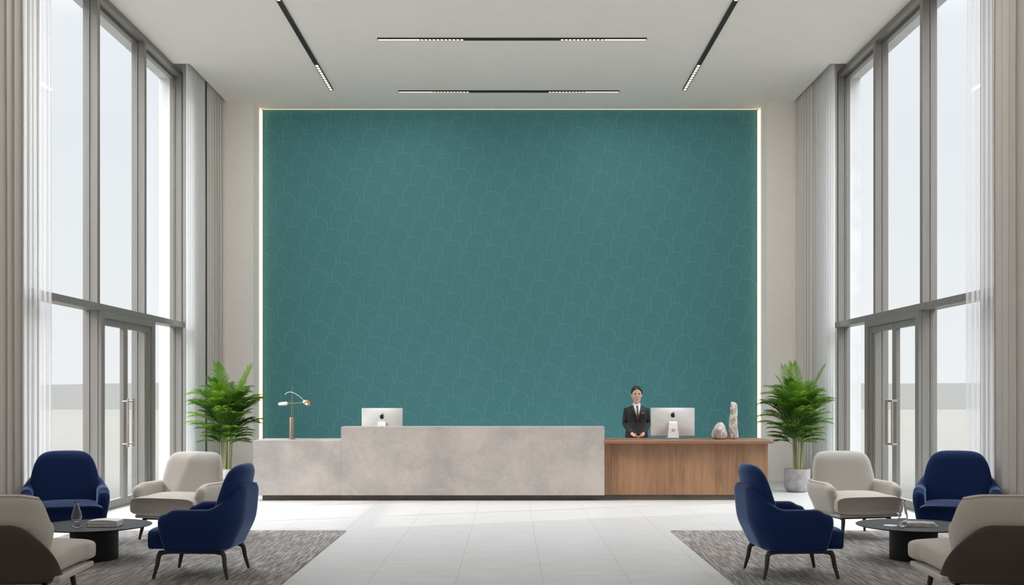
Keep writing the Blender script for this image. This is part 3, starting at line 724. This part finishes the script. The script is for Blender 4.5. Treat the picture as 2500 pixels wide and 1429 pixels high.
# ------------------------------------------------------------------ palms
def palm(loc, rz, label, potm, seed):
    t = thing('potted_palm', label, 'plant', loc, rz, 'potted palms beside the desk')
    bm = newbm(); lathe(bm, [(.0,.0),(.135,.0),(.15,.008),(.185,.055),(.196,.09),(.200,.34),(.199,.357),(.192,.360),(.182,.357),(.180,.32),(.0,.315)], 40, cap=False); obj('pot', bm, potm, t, smooth=35)
    bm = newbm(); lathe(bm, [(.181,.322),(.12,.330),(.02,.334)], 30); obj('soil', bm, 'soil', t, smooth=60)
    rnd = random.Random(seed)
    stems = []
    for k in range(9):
        a = 2*PI*k/9+rnd.uniform(-.3,.3); r0 = rnd.uniform(.03,.09); h = rnd.uniform(.95,1.30)
        lean = rnd.uniform(.01,.07)
        p0 = Vector((r0*cos(a), r0*sin(a), .325)); p1 = Vector(((r0+lean)*cos(a), (r0+lean)*sin(a), h))
        bm = newbm(); pts = bez(p0, p0.lerp(p1,.5)+Vector((0,0,.04)), p1, 8)
        tube(bm, pts, [.0125-.006*i/8 for i in range(9)], 8); obj('stem', bm, 'stem', t, smooth=60)
        stems.append((p0, p1, a))
    def frond(base, az, elev, L, droop, nl, LL, m):
        bm = newbm()
        d0 = Vector((cos(az)*cos(elev), sin(az)*cos(elev), sin(elev)))
        tip = base + d0*L + Vector((cos(az)*.10, sin(az)*.10, -droop))
        ctrl = base + d0*L*.6
        pts = bez(base, ctrl, tip, 16)
        tube(bm, pts, [.0045*(1-.75*i/16) for i in range(17)], 5)
        for i in range(nl):
            u = .22+.78*i/(nl-1); q = u*16; k = min(int(q), 15); p = pts[k].lerp(pts[k+1], q-k)
            tg = (pts[k+1]-pts[k]).normalized(); sd = tg.cross(Vector((0,0,1)))
            sd = sd.normalized() if sd.length > .05 else Vector((-sin(az), cos(az), 0))
            up = sd.cross(tg)
            l = LL*(.55+.9*sin(PI*min(1, u*.85+.08)))*.7*rnd.uniform(.85,1.1)
            for s in (-1, 1):
                fw = .80+.55*u
                dr = (sd*s*(1-.35*u) + tg*fw + up*(.15+rnd.uniform(-.1,.12))).normalized()
                wv = (tg - dr*tg.dot(dr)).normalized()
                w = .0066*rnd.uniform(.8,1.2)
                P = [p, p+dr*l*.33+Vector((0,0,-.02*l)), p+dr*l*.68+Vector((0,0,-.10*l)), p+dr*l*.97+Vector((0,0,-.32*l))]
                W = [w*.35, w, w*.75, 0]
                va = [bm.verts.new(P[c]-wv*W[c]) for c in range(3)]; vb = [bm.verts.new(P[c]+wv*W[c]) for c in range(3)]
                mid = [bm.verts.new(P[c]+up*(-w*.5)) for c in range(3)]
                vt = bm.verts.new(P[3])
                for c in range(2):
                    bm.faces.new((va[c], mid[c], mid[c+1], va[c+1])); bm.faces.new((mid[c], vb[c], vb[c+1], mid[c+1]))
                bm.faces.new((va[2], mid[2], vt)); bm.faces.new((mid[2], vb[2], vt))
        me_o = obj('frond', bm, m, t)
        return me_o
    for k, (p0, p1, a) in enumerate(stems):
        top = 2.0-p1.z if k % 3 == 0 else rnd.uniform(.42,.62)
        frond(p1-Vector((0,0,.03)), a+rnd.uniform(-.4,.4), R(rnd.uniform(76,86)), top, 0.0, 24, .27, 'leaf')
    for k in range(84):
        f = (k+.5)/84; z = .72+.60*f
        a = k*2.39996+rnd.uniform(-.25,.25); rr = .04+.05*rnd.random()
        el = R(40+28*f+rnd.uniform(-16,16)); L = (.20+.34*min(1,f*1.9))*rnd.uniform(.8,1.12)
        frond(Vector((rr*cos(a), rr*sin(a), z)), a, el, L, rnd.uniform(.05,.15)*(.5+f), 22, .19+.10*min(1,f*2), 'leaf' if (k*7) % 10 < 5 else 'leaf_dark')
    return t
palm((4.47, 16.90, 0), 0, 'potted palm in a grey concrete pot to the right of the desk', 'concrete', 21)
palm((-4.42, 16.90, 0), R(10), 'potted palm in a pale pot to the left of the desk', 'pale_pot', 21)

# ------------------------------------------------------------------ rugs and tables
def rug(x0, x1, label):
    t = tag(bx('rug', 'rug', ((x0-x1)/2, (x1-x0)/2, -2.9, 2.9, 0, .012), bev=.004), label, 'rug', 'streaked grey-brown rugs')
    t.location = ((x0+x1)/2, 11.97-2.9, 0)
    return t
rug(-4.76, -1.81, 'streaked grey-brown rug under the left seating group')
rug(1.775, 4.76, 'streaked grey-brown rug under the right seating group')
RZ = .0135
def table(x, y, label):
    t = thing('coffee_table', label, 'table', (x, y, RZ), 0, 'round charcoal coffee tables')
    bm = newbm(); lathe(bm, [(.47,.296),(.498,.303),(.502,.307),(.500,.3105)], 72); obj('table_top', bm, 'table', t, smooth=30)
    bm = newbm(); lathe(bm, [(.206,0),(.208,.004),(.208,.296)], 48); obj('pedestal', bm, 'table', t, smooth=30)
    return t
table(-3.776, 9.86, 'round charcoal coffee table in the left seating group')
table(3.665, 9.86, 'round charcoal coffee table in the right seating group')
TZ = RZ+.3107
def carafe(x, y, label, k=1.0, ribs=True, w=1.0):
    t = thing('glass_carafe', label, 'carafe', (x, y, TZ), 0, 'glass carafes on the coffee tables')
    n = 40; prof = [(.036,0),(.040,.004),(.041,.018),(.036,.030),(.037,.036),(.043,.060),(.045,.085),(.040,.12),(.030,.155),(.019,.185),(.015,.200),(.016,.215),(.024,.226),(.0255,.2275),(.0235,.2275),(.0145,.216),(.0128,.200),(.017,.184),(.027,.155),(.037,.12),(.042,.085),(.040,.060),(.034,.040),(.002,.034)]
    bm = newbm(); rings = []
    for i, (r, z) in enumerate(prof):
        amp = .05 if (z < .17 and ribs) else 0
        rings.append([(w*r*(1+amp*sin(9*2*PI*q/n+z*25))*cos(2*PI*q/n), w*r*(1+amp*sin(9*2*PI*q/n+z*25))*sin(2*PI*q/n), z*k) for q in range(n)])
    skin_rings(bm, rings); obj('carafe_body', bm, 'glass', t, smooth=60)
    return t
carafe(-3.885, 9.73, 'ribbed glass carafe on the left coffee table')
carafe(3.53, 9.75, 'smooth slim glass carafe on the right coffee table', 1.03, False, .92)
def book(name, label, x, y, z, w, d, h, rz, cm, cat, grp, bulge=0):
    t = thing(name, label, cat, (x, y, z), rz, grp)
    for zz in (0, h-.003):
        bm = newbm(); NX = 10
        lo = []; hi = []
        for i in range(NX+1):
            u = -1+2*i/NX; b = bulge*(1-u*u) if zz else 0
            for yy in (-1, 1):
                lo.append(bm.verts.new((u*w/2, yy*d/2, zz+b))); hi.append(bm.verts.new((u*w/2, yy*d/2, zz+.003+b)))
        for i in range(NX):
            a, b_ = 2*i, 2*i+2
            bm.faces.new((lo[a], lo[a+1], lo[b_+1], lo[b_])); bm.faces.new((hi[a], hi[b_], hi[b_+1], hi[a+1]))
            bm.faces.new((lo[a], lo[b_], hi[b_], hi[a])); bm.faces.new((lo[a+1], hi[a+1], hi[b_+1], lo[b_+1]))
        bm.faces.new((lo[0], hi[0], hi[1], lo[1])); bm.faces.new((lo[-2], lo[-1], hi[-1], hi[-2]))
        obj('cover', bm, cm, t)
    bm = newbm(); NX = 10; rings = []
    for i in range(NX+1):
        u = -1+2*i/NX; b = bulge*(1-u*u)
        rings.append([(u*(w/2-.004), -d/2+.004, .003), (u*(w/2-.004), d/2-.004, .003), (u*(w/2-.004), d/2-.004, h-.003+b), (u*(w/2-.004), -d/2+.004, h-.003+b)])
    skin_rings(bm, rings); obj('pages', bm, 'paper', t)
    bx('spine', cm, (-w/2-.003, -w/2, -d/2, d/2, 0, h), t)
    return t
g = 'books on the left coffee table'
book('book', 'thick mauve-edged book under the white one on the left coffee table', -3.655, 9.80, TZ, .265, .19, .028, R(4), 'cover_mauve', 'book', g)
book('book', 'white-covered book on top of the pair on the left coffee table', -3.652, 9.805, TZ+.0285, .262, .185, .020, R(2), 'cover_white', 'book', g, .010)
g = 'magazines on the right coffee table'
book('magazine', 'glossy rose-grey magazine under the patterned one on the right coffee table', 3.70, 9.77, TZ, .27, .20, .012, R(-14), 'mag2', 'magazine', g)
book('magazine', 'glossy black-and-silver magazine lying on top on the right coffee table', 3.695, 9.78, TZ+.0125, .25, .19, .018, R(-12), 'mag1', 'magazine', g, .004)
bm = newbm(); lathe(bm, [(.060,0),(.062,.002),(.060,.004)], 40); o = obj('coaster', bm, 'coaster', smooth=30, loc=(3.435, 9.80, TZ)); tag(o, 'round white coaster beside the carafe on the right coffee table', 'coaster')

# ------------------------------------------------------------------ armchairs
def ushell(bm, hw, yb, yf, rc, H, zb, th, offs, N=64, capr=.06, tdef=None, endround=True):
    """U-shaped upholstered shell, arms towards -Y. H(u), offs(u,z) -> outward offset, u in [-1,1], 0 = back centre"""
    Ls = (yb-rc)-yf; La = rc*PI/2; Lb = 2*(hw-rc); T = 2*Ls+2*La+Lb
    def pos(l):
        if l < Ls: return Vector((-hw, yf+l, 0)), Vector((0,1,0))
        l -= Ls
        if l < La:
            a = l/rc; return Vector((-hw+rc-rc*cos(a), yb-rc+rc*sin(a), 0)), Vector((sin(a), cos(a), 0))
        l -= La
        if l < Lb: return Vector((-hw+rc+l, yb, 0)), Vector((1,0,0))
        l -= Lb
        if l < La:
            a = l/rc; return Vector((hw-rc+rc*sin(a), yb-rc+rc*cos(a), 0)), Vector((cos(a), -sin(a), 0))
        l -= La
        return Vector((hw, yb-rc-l, 0)), Vector((0,-1,0))
    st = []
    al = [90, 72, 52, 32, 15] if endround else []
    for a in al: st.append((0, -sin(R(a)), cos(R(a))))
    for i in range(N+1): st.append((T*i/N, 0, 1))
    for a in reversed(al): st.append((T, sin(R(a)), cos(R(a))))
    rings = []; pipe = []
    for l, e, k in st:
        p, t = pos(min(max(l, 1e-6), T-1e-6)); n = Vector((-t.y, t.x, 0))
        u = l/T*2-1; hth = max(th/2*k, .002)
        p = p + t*e*th/2*1.1
        h = H(u) - capr*(1-k)
        ring = []
        rt = min(th/2, (h-zb)*.45)
        zs = [zb, zb+.03] + [zb+.03+(h-rt-zb-.03)*q/5 for q in range(1, 6)]
        for z in zs: ring.append((1.0, z))
        for a in (25, 50, 75, 105, 130, 155): ring.append((cos(R(a)), h-rt+rt*sin(R(a))))
        for z in reversed(zs): ring.append((-1.0, z))
        pts = []
        for (c, z) in ring:
            cc = c*(.88 if z < zb+.02 else 1)
            q = p + n*(hth*cc - th/2 + offs(u, z)); pts.append(Vector((q.x, q.y, z)))
        rings.append(pts)
        if e == 0: pipe.append(p + n*(th/2*cos(R(50)) - th/2 + offs(u, h)) + Vector((0,0,h-rt+rt*sin(R(50))+.002)))
    if tdef:
        rings = [[tdef(q) for q in r] for r in rings]; pipe = [tdef(q) for q in pipe]
    skin_rings(bm, rings)
    return pipe
def cushion(bm, stations, n=40, e=4):
    """loft along y: (y, halfwidth, zbot, ztop, crown)"""
    rings = []
    for (y, hw, zb, zt) in stations:
        zc = (zb+zt)/2; hh = (zt-zb)/2
        rings.append([(hw*sgp(cos(2*PI*k/n), e), y, zc+hh*sgp(sin(2*PI*k/n), e)) for k in range(n)])
    skin_rings(bm, rings)
def seat_mesh(bm, y0, y1, w_rear, w_front, zb, zt, ysplit, crown=.02, r=.05):
    st = []
    for k in range(7):
        a = R(90*k/6); st.append((y0+r*(1-sin(a)), w_front-r*(1-cos(R(90)-a) if False else 1-sin(R(90*k/6))**.6)*0 - r*.9*(1-math.sin(R(15+75*k/6))), zb+.035*(1-sin(a)), zt-.045*(1-sin(a))))
    st = []
    for k in range(8):
        a = R(90*k/7)
        st.append((y0+r*(1-sin(a)), w_front - r*.9*(1-math.sqrt(max(0, 1-(1-k/7)**2))), zb+.03*(1-sin(a))**1.2, zt-.05*(1-sin(a))**1.2))
    ys = [y0+r+(y1-y0-2*r)*i/22 for i in range(1, 23)]
    for y in ys:
        w = w_rear+(w_front-w_rear)*(1-smooth01((y-ysplit+.03)/.07))
        c = crown*sin(PI*min(1, max(0, (y-y0)/(y1-y0))))
        st.append((y, w, zb, zt+c))
    st.append((y1, w_rear-.02, zb+.02, zt-.02))
    # smooth crown across the width
    cushion(bm, st, 44, 5)
    for v in bm.verts:
        if v.co.z > (zb+zt)/2:
            v.co.z += crown*.8*(1-min(1, (v.co.x/w_front)**2))*(1-abs((v.co.y-(y0+y1)/2)/((y1-y0)/2))**3)
def backrest(bm, W, z0, zt, y_at, th, p=3.0, curve=.35, wbot=None, nz=22, n=36, pinch=0, zshould=None, zp=None):
    rings = []
    for j in range(nz+1):
        f = sin(PI/2*j/nz)**1.0 if j > nz*.0 else 0
        z = z0+(zt-z0)*f
        z1 = zp if zp is not None else z0
        tt = max(0, (z-z1)/(zt-z1))
        w = W*(max(0, 1-tt**p))**(1/p)
        if wbot and z < z1+.25: w = min(w, wbot+(W-wbot)*smooth01((z-z0)/(z1+.25-z0)))
        if pinch: w *= 1+pinch*(1-smooth01((z-z1)/(zt-z1)))
        ht = th/2*max(.10, max(0, 1-min(1, max(0, (z-(zt-th*.75))/(th*.75)))**2)**.5)
        w = max(w, .02)
        ring = []
        for k in range(n):
            a = 2*PI*k/n; x = w*sgp(cos(a), 3.2); y = ht*sgp(sin(a), 2.8)
            ring.append((x, y_at(z)+y-curve*x*x, z))
        rings.append(ring)
    skin_rings(bm, rings)
def leg_part(t, m, sx, sy, top, zt, foot):
    bm = newbm()
    x0, y0 = sx*top[0], sy*top[1]; x1, y1 = sx*foot[0], sy*foot[1]
    pts = [Vector((x0, y0-sy*.075, zt-.002)), Vector((x0, y0-sy*.03, zt-.004))]
    pts += bez((x0, y0-sy*.015, zt-.005), (x0, y0+sy*.012, zt-.006), (x0+(x1-x0)*.18, y0+(y1-y0)*.25+sy*.004, zt-.045), 4)
    for f in (.45, .75, 1): pts.append(Vector((x0+(x1-x0)*f, y0+(y1-y0)*f, zt-.045+(0-(zt-.045))*(f-.18)/.82)))
    rad = [.012,.016]+[.019,.0205,.0205,.020,.0195]+[.018,.015,.012]
    tube(bm, pts, rad, 12, 1.0)
    obj('leg', bm, m, t, smooth=50)
def frame_part(t, m, hx, y0, y1, z, taper=1.0, n='seat_frame'):
    bm = newbm()
    P = [(-hx,y0),(-hx*taper,y1),(hx*taper,y1),(hx,y0)]
    box(bm, -hx-.014, -hx+.014, y0, y1, z-.012, z+.012); box(bm, hx-.014, hx+.014, y0, y1, z-.012, z+.012)
    box(bm, -hx, hx, y0+.04, y0+.068, z-.010, z+.010); box(bm, -hx, hx, y1-.068, y1-.04, z-.010, z+.010)
    return obj(n, bm, m, t, mods=[BEV(.005)])

def blue_chair(label, loc, rz):
    t = thing('armchair', label, 'armchair', loc, rz, 'blue velvet armchairs')
    zb = .225
    H = lambda u: .572 + .188*smooth01((.62-abs(u))/.46) - .035*smooth01((abs(u)-.90)/.10)**2
    def offs(u, z):
        k = (z-zb)/.55; a = abs(u)
        b = smooth01((.62-a)/.30)
        arm = -.032*(1-smooth01(k/.45))
        back = -.10*(1-smooth01(k/.45)) + .045*max(0, k-.4)
        return arm*(1-b)+back*b
    def td(q):
        if q.y < -.05:
            w = (-.05-q.y)/.3; f = max(0, (.44-q.z)/.21)
            return Vector((q.x, q.y+.07*w*f**1.4, q.z))
        return q
    bm = newbm(); pipe = ushell(bm, .412, .405, -.18, .26, H, zb, .115, offs, capr=.055, tdef=td)
    o = obj('outer_shell', bm, 'velvet', t, smooth=60, mods=[SUB(1)])
    bm = newbm(); tube(bm, pipe[2:-2], .0024, 6); obj('piping', bm, 'piping_blue', o, smooth=60)
    bm = newbm(); seat_mesh(bm, -.33, .27, .315, .345, .232, .405, -.22, crown=.022, r=.075); obj('seat_cushion', bm, 'velvet', t, smooth=60)
    bm = newbm(); backrest(bm, .297, .30, .920, lambda z: .215+.24*(z-.30), .14, p=4.2, curve=.38, zp=.48, pinch=.13); obj('back_cushion', bm, 'velvet', t, smooth=60)
    frame_part(t, 'leg', .262, -.27, .27, .213)
    for sx in (-1, 1):
        for sy in (-1, 1): leg_part(t, 'leg', sx, sy, (.262, .255), .214, (.295, .305))
    return t
def cream_chair(label, loc, rz):
    t = thing('armchair', label, 'armchair', loc, rz, 'cream armchairs with arms')
    zb = .245
    H = lambda u: .578 + .02*smooth01((.60-abs(u))/.3) - .03*smooth01((abs(u)-.88)/.12)**2
    def offs(u, z):
        k = (z-zb)/.36; a = abs(u); b = smooth01((.62-a)/.30)
        arm = -.075*(1-smooth01(k/.7)); back = -.09*(1-smooth01(k/.6))
        return arm*(1-b)+back*b
    def td(q):
        if q.y < -.05:
            w = (-.05-q.y)/.3; f = max(0, (.44-q.z)/.21)
            return Vector((q.x, q.y+.05*w*f**1.4, q.z))
        return q
    bm = newbm(); pipe = ushell(bm, .435, .405, -.20, .25, H, zb, .125, offs, capr=.09, tdef=td)
    o = obj('outer_shell', bm, 'cream', t, smooth=60, mods=[SUB(1)])
    bm = newbm(); tube(bm, pipe[2:-2], .0024, 6); obj('piping', bm, 'piping', o, smooth=60)
    bm = newbm(); seat_mesh(bm, -.345, .27, .31, .37, .258, .435, -.245, crown=.022, r=.055); obj('seat_cushion', bm, 'cream', t, smooth=60)
    bm = newbm(); box(bm, -.335, .335, -.315, .30, .222, .258); obj('seat_base', bm, 'cream', t, mods=[BEV(.012, 3)])
    bm = newbm(); backrest(bm, .335, .30, .882, lambda z: .205+.20*(z-.30), .15, p=6, curve=.30, zp=.40, pinch=.09); obj('back_cushion', bm, 'cream', t, smooth=60)
    frame_part(t, 'leg', .262, -.27, .27, .209)
    for sx in (-1, 1):
        for sy in (-1, 1): leg_part(t, 'leg', sx, sy, (.262, .255), .210, (.290, .300))
    return t
def lounge_chair(label, loc, rz):
    t = thing('armchair', label, 'armchair', loc, rz, 'cream lounge chairs with dark brown shells')
    zb = .225
    H = lambda u: .235 + .390*smooth01((.84-abs(u))/.70)
    def offs(u, z): return -.05*(1-smooth01((z-zb)/.3)) + .04*max(0, (z-.3))
    bm = newbm(); ushell(bm, .435, .43, -.05, .22, H, zb, .05, offs, capr=.0)
    o = obj('outer_shell', bm, 'brown_shell', t, smooth=60, mods=[SUB(1)]); o['label'] = 'dark brown outer shell'
    Hb = lambda u: .825 - .02*smooth01((abs(u)-.3)/.3) - .16*smooth01((abs(u)-.62)/.38)
    def offs2(u, z): return -.045 - .05*(1-smooth01((z-.25)/.35)) + .10*max(0, z-.45)*smooth01((.75-abs(u))/.4)
    bm = newbm(); pipe = ushell(bm, .385, .40, .235, .15, Hb, .25, .13, offs2, capr=.10)
    o = obj('back_cushion', bm, 'cream2', t, smooth=60, mods=[SUB(1)])
    bm = newbm(); tube(bm, pipe[2:-2], .0024, 6); obj('piping', bm, 'piping', o, smooth=60)
    bm = newbm(); seat_mesh(bm, -.44, .28, .385, .415, .262, .425, -.30, crown=.022, r=.07); obj('seat_cushion', bm, 'cream2', t, smooth=60)
    bm = newbm(); box(bm, -.405, .405, -.425, .30, .222, .262); obj('seat_base', bm, 'cream2', t, mods=[BEV(.010, 3)])
    frame_part(t, 'leg', .29, -.30, .27, .209)
    for sx in (-1, 1):
        for sy in (-1, 1): leg_part(t, 'leg', sx, sy, (.29, .275), .210, (.315, .315))
    return t
b0 = blue_chair('blue velvet armchair seen from its side, between the left rug edge and table', (-2.57, 9.07, RZ), R(-93))
dup(b0, (2.34, 9.07, RZ), R(93), 'blue velvet armchair seen from its side, between the right rug edge and table')
dup(b0, (-4.445, 10.85, RZ), R(23), 'blue velvet armchair facing the viewer in front of the left glass door')
dup(b0, (4.47, 10.85, RZ), R(-23), 'blue velvet armchair facing the viewer in front of the right window')
c0 = cream_chair('cream armchair with arms in the left group, nearest the palm', (-3.46, 11.40, RZ), R(-16))
dup(c0, (3.66, 11.55, RZ), R(11), 'cream armchair with arms in the right group, nearest the palm')
l0 = lounge_chair('cream lounge chair with a dark brown shell, back to the viewer at lower left', (-3.46, 7.60, RZ), R(184))
dup(l0, (3.34, 7.60, RZ), R(176), 'cream lounge chair with a dark brown shell, back to the viewer at lower right')

# ------------------------------------------------------------------ light
el, az = R(34.6), R(20)
tr = Vector((cos(az)*cos(el), sin(az)*cos(el), -sin(el)))     # direction the light travels
sun = bpy.data.lights.new('sun', 'SUN'); sun.energy = 1.25; sun.angle = R(1.0); sun.color = (1,.95,.86)
so = bpy.data.objects.new('sun', sun); COL.objects.link(so); so.rotation_euler = tr.to_track_quat('-Z', 'Y').to_euler(); so.location = -tr*30
w = bpy.data.worlds.new('sky'); sc.world = w; w.use_nodes = True
nt = w.node_tree; nt.nodes.clear()
class W_: node_tree = nt
tc = nd(W_, 'ShaderNodeTexCoord'); sx = nd(W_, 'ShaderNodeSeparateXYZ'); lk(W_, tc.outputs['Generated'], sx.inputs[0])
colr = ramp(W_, sx.outputs[2], [(0,(.66,.665,.67)),(.012,(.68,.685,.69)),(.10,(.66,.675,.685)),(.22,(.63,.655,.675)),(.34,(.65,.67,.70))])
st = nd(W_, 'ShaderNodeMapRange', interpolation_type='SMOOTHSTEP'); lk(W_, sx.outputs[2], st.inputs[0])
for k, v in (('From Min', .30), ('From Max', .62), ('To Min', 1.0), ('To Max', 9.0)): st.inputs[k].default_value = v
dt = nd(W_, 'ShaderNodeVectorMath', operation='DOT_PRODUCT'); lk(W_, tc.outputs['Generated'], dt.inputs[0]); dt.inputs[1].default_value = (-tr.x, -tr.y, -tr.z)
mr = nd(W_, 'ShaderNodeMapRange', interpolation_type='SMOOTHSTEP'); lk(W_, dt.outputs['Value'], mr.inputs[0])
for k, v in (('From Min', .35), ('From Max', 1.0), ('To Min', 0), ('To Max', 1.2)): mr.inputs[k].default_value = v
ad = nd(W_, 'ShaderNodeMath', operation='ADD'); lk(W_, st.outputs[0], ad.inputs[0]); lk(W_, mr.outputs[0], ad.inputs[1])
bg = nd(W_, 'ShaderNodeBackground'); lk(W_, colr, bg.inputs[0]); lk(W_, ad.outputs[0], bg.inputs[1])
out = nd(W_, 'ShaderNodeOutputWorld'); lk(W_, bg.outputs[0], out.inputs[0])

# ------------------------------------------------------------------ camera
cam = bpy.data.cameras.new('camera'); co = bpy.data.objects.new('camera', cam); COL.objects.link(co)
co.location = (0, 0, 1.5); co.rotation_euler = (R(90), 0, 0)
cam.sensor_width = 36; cam.lens = 2650/2500*36; cam.shift_x = 5/2500; cam.shift_y = (966-714.5)/2500
cam.clip_end = 3000
sc.camera = co
vs_ = sc.view_settings
vs_.view_transform = 'Standard'; vs_.look = 'None'; vs_.gamma = 1; vs_.use_curve_mapping = False
vs_.exposure = .45
sc.cycles.use_denoising = True
sc.cycles.max_bounces = 10; sc.cycles.diffuse_bounces = 7; sc.cycles.transparent_max_bounces = 24
sc.cycles.sample_clamp_indirect = 8
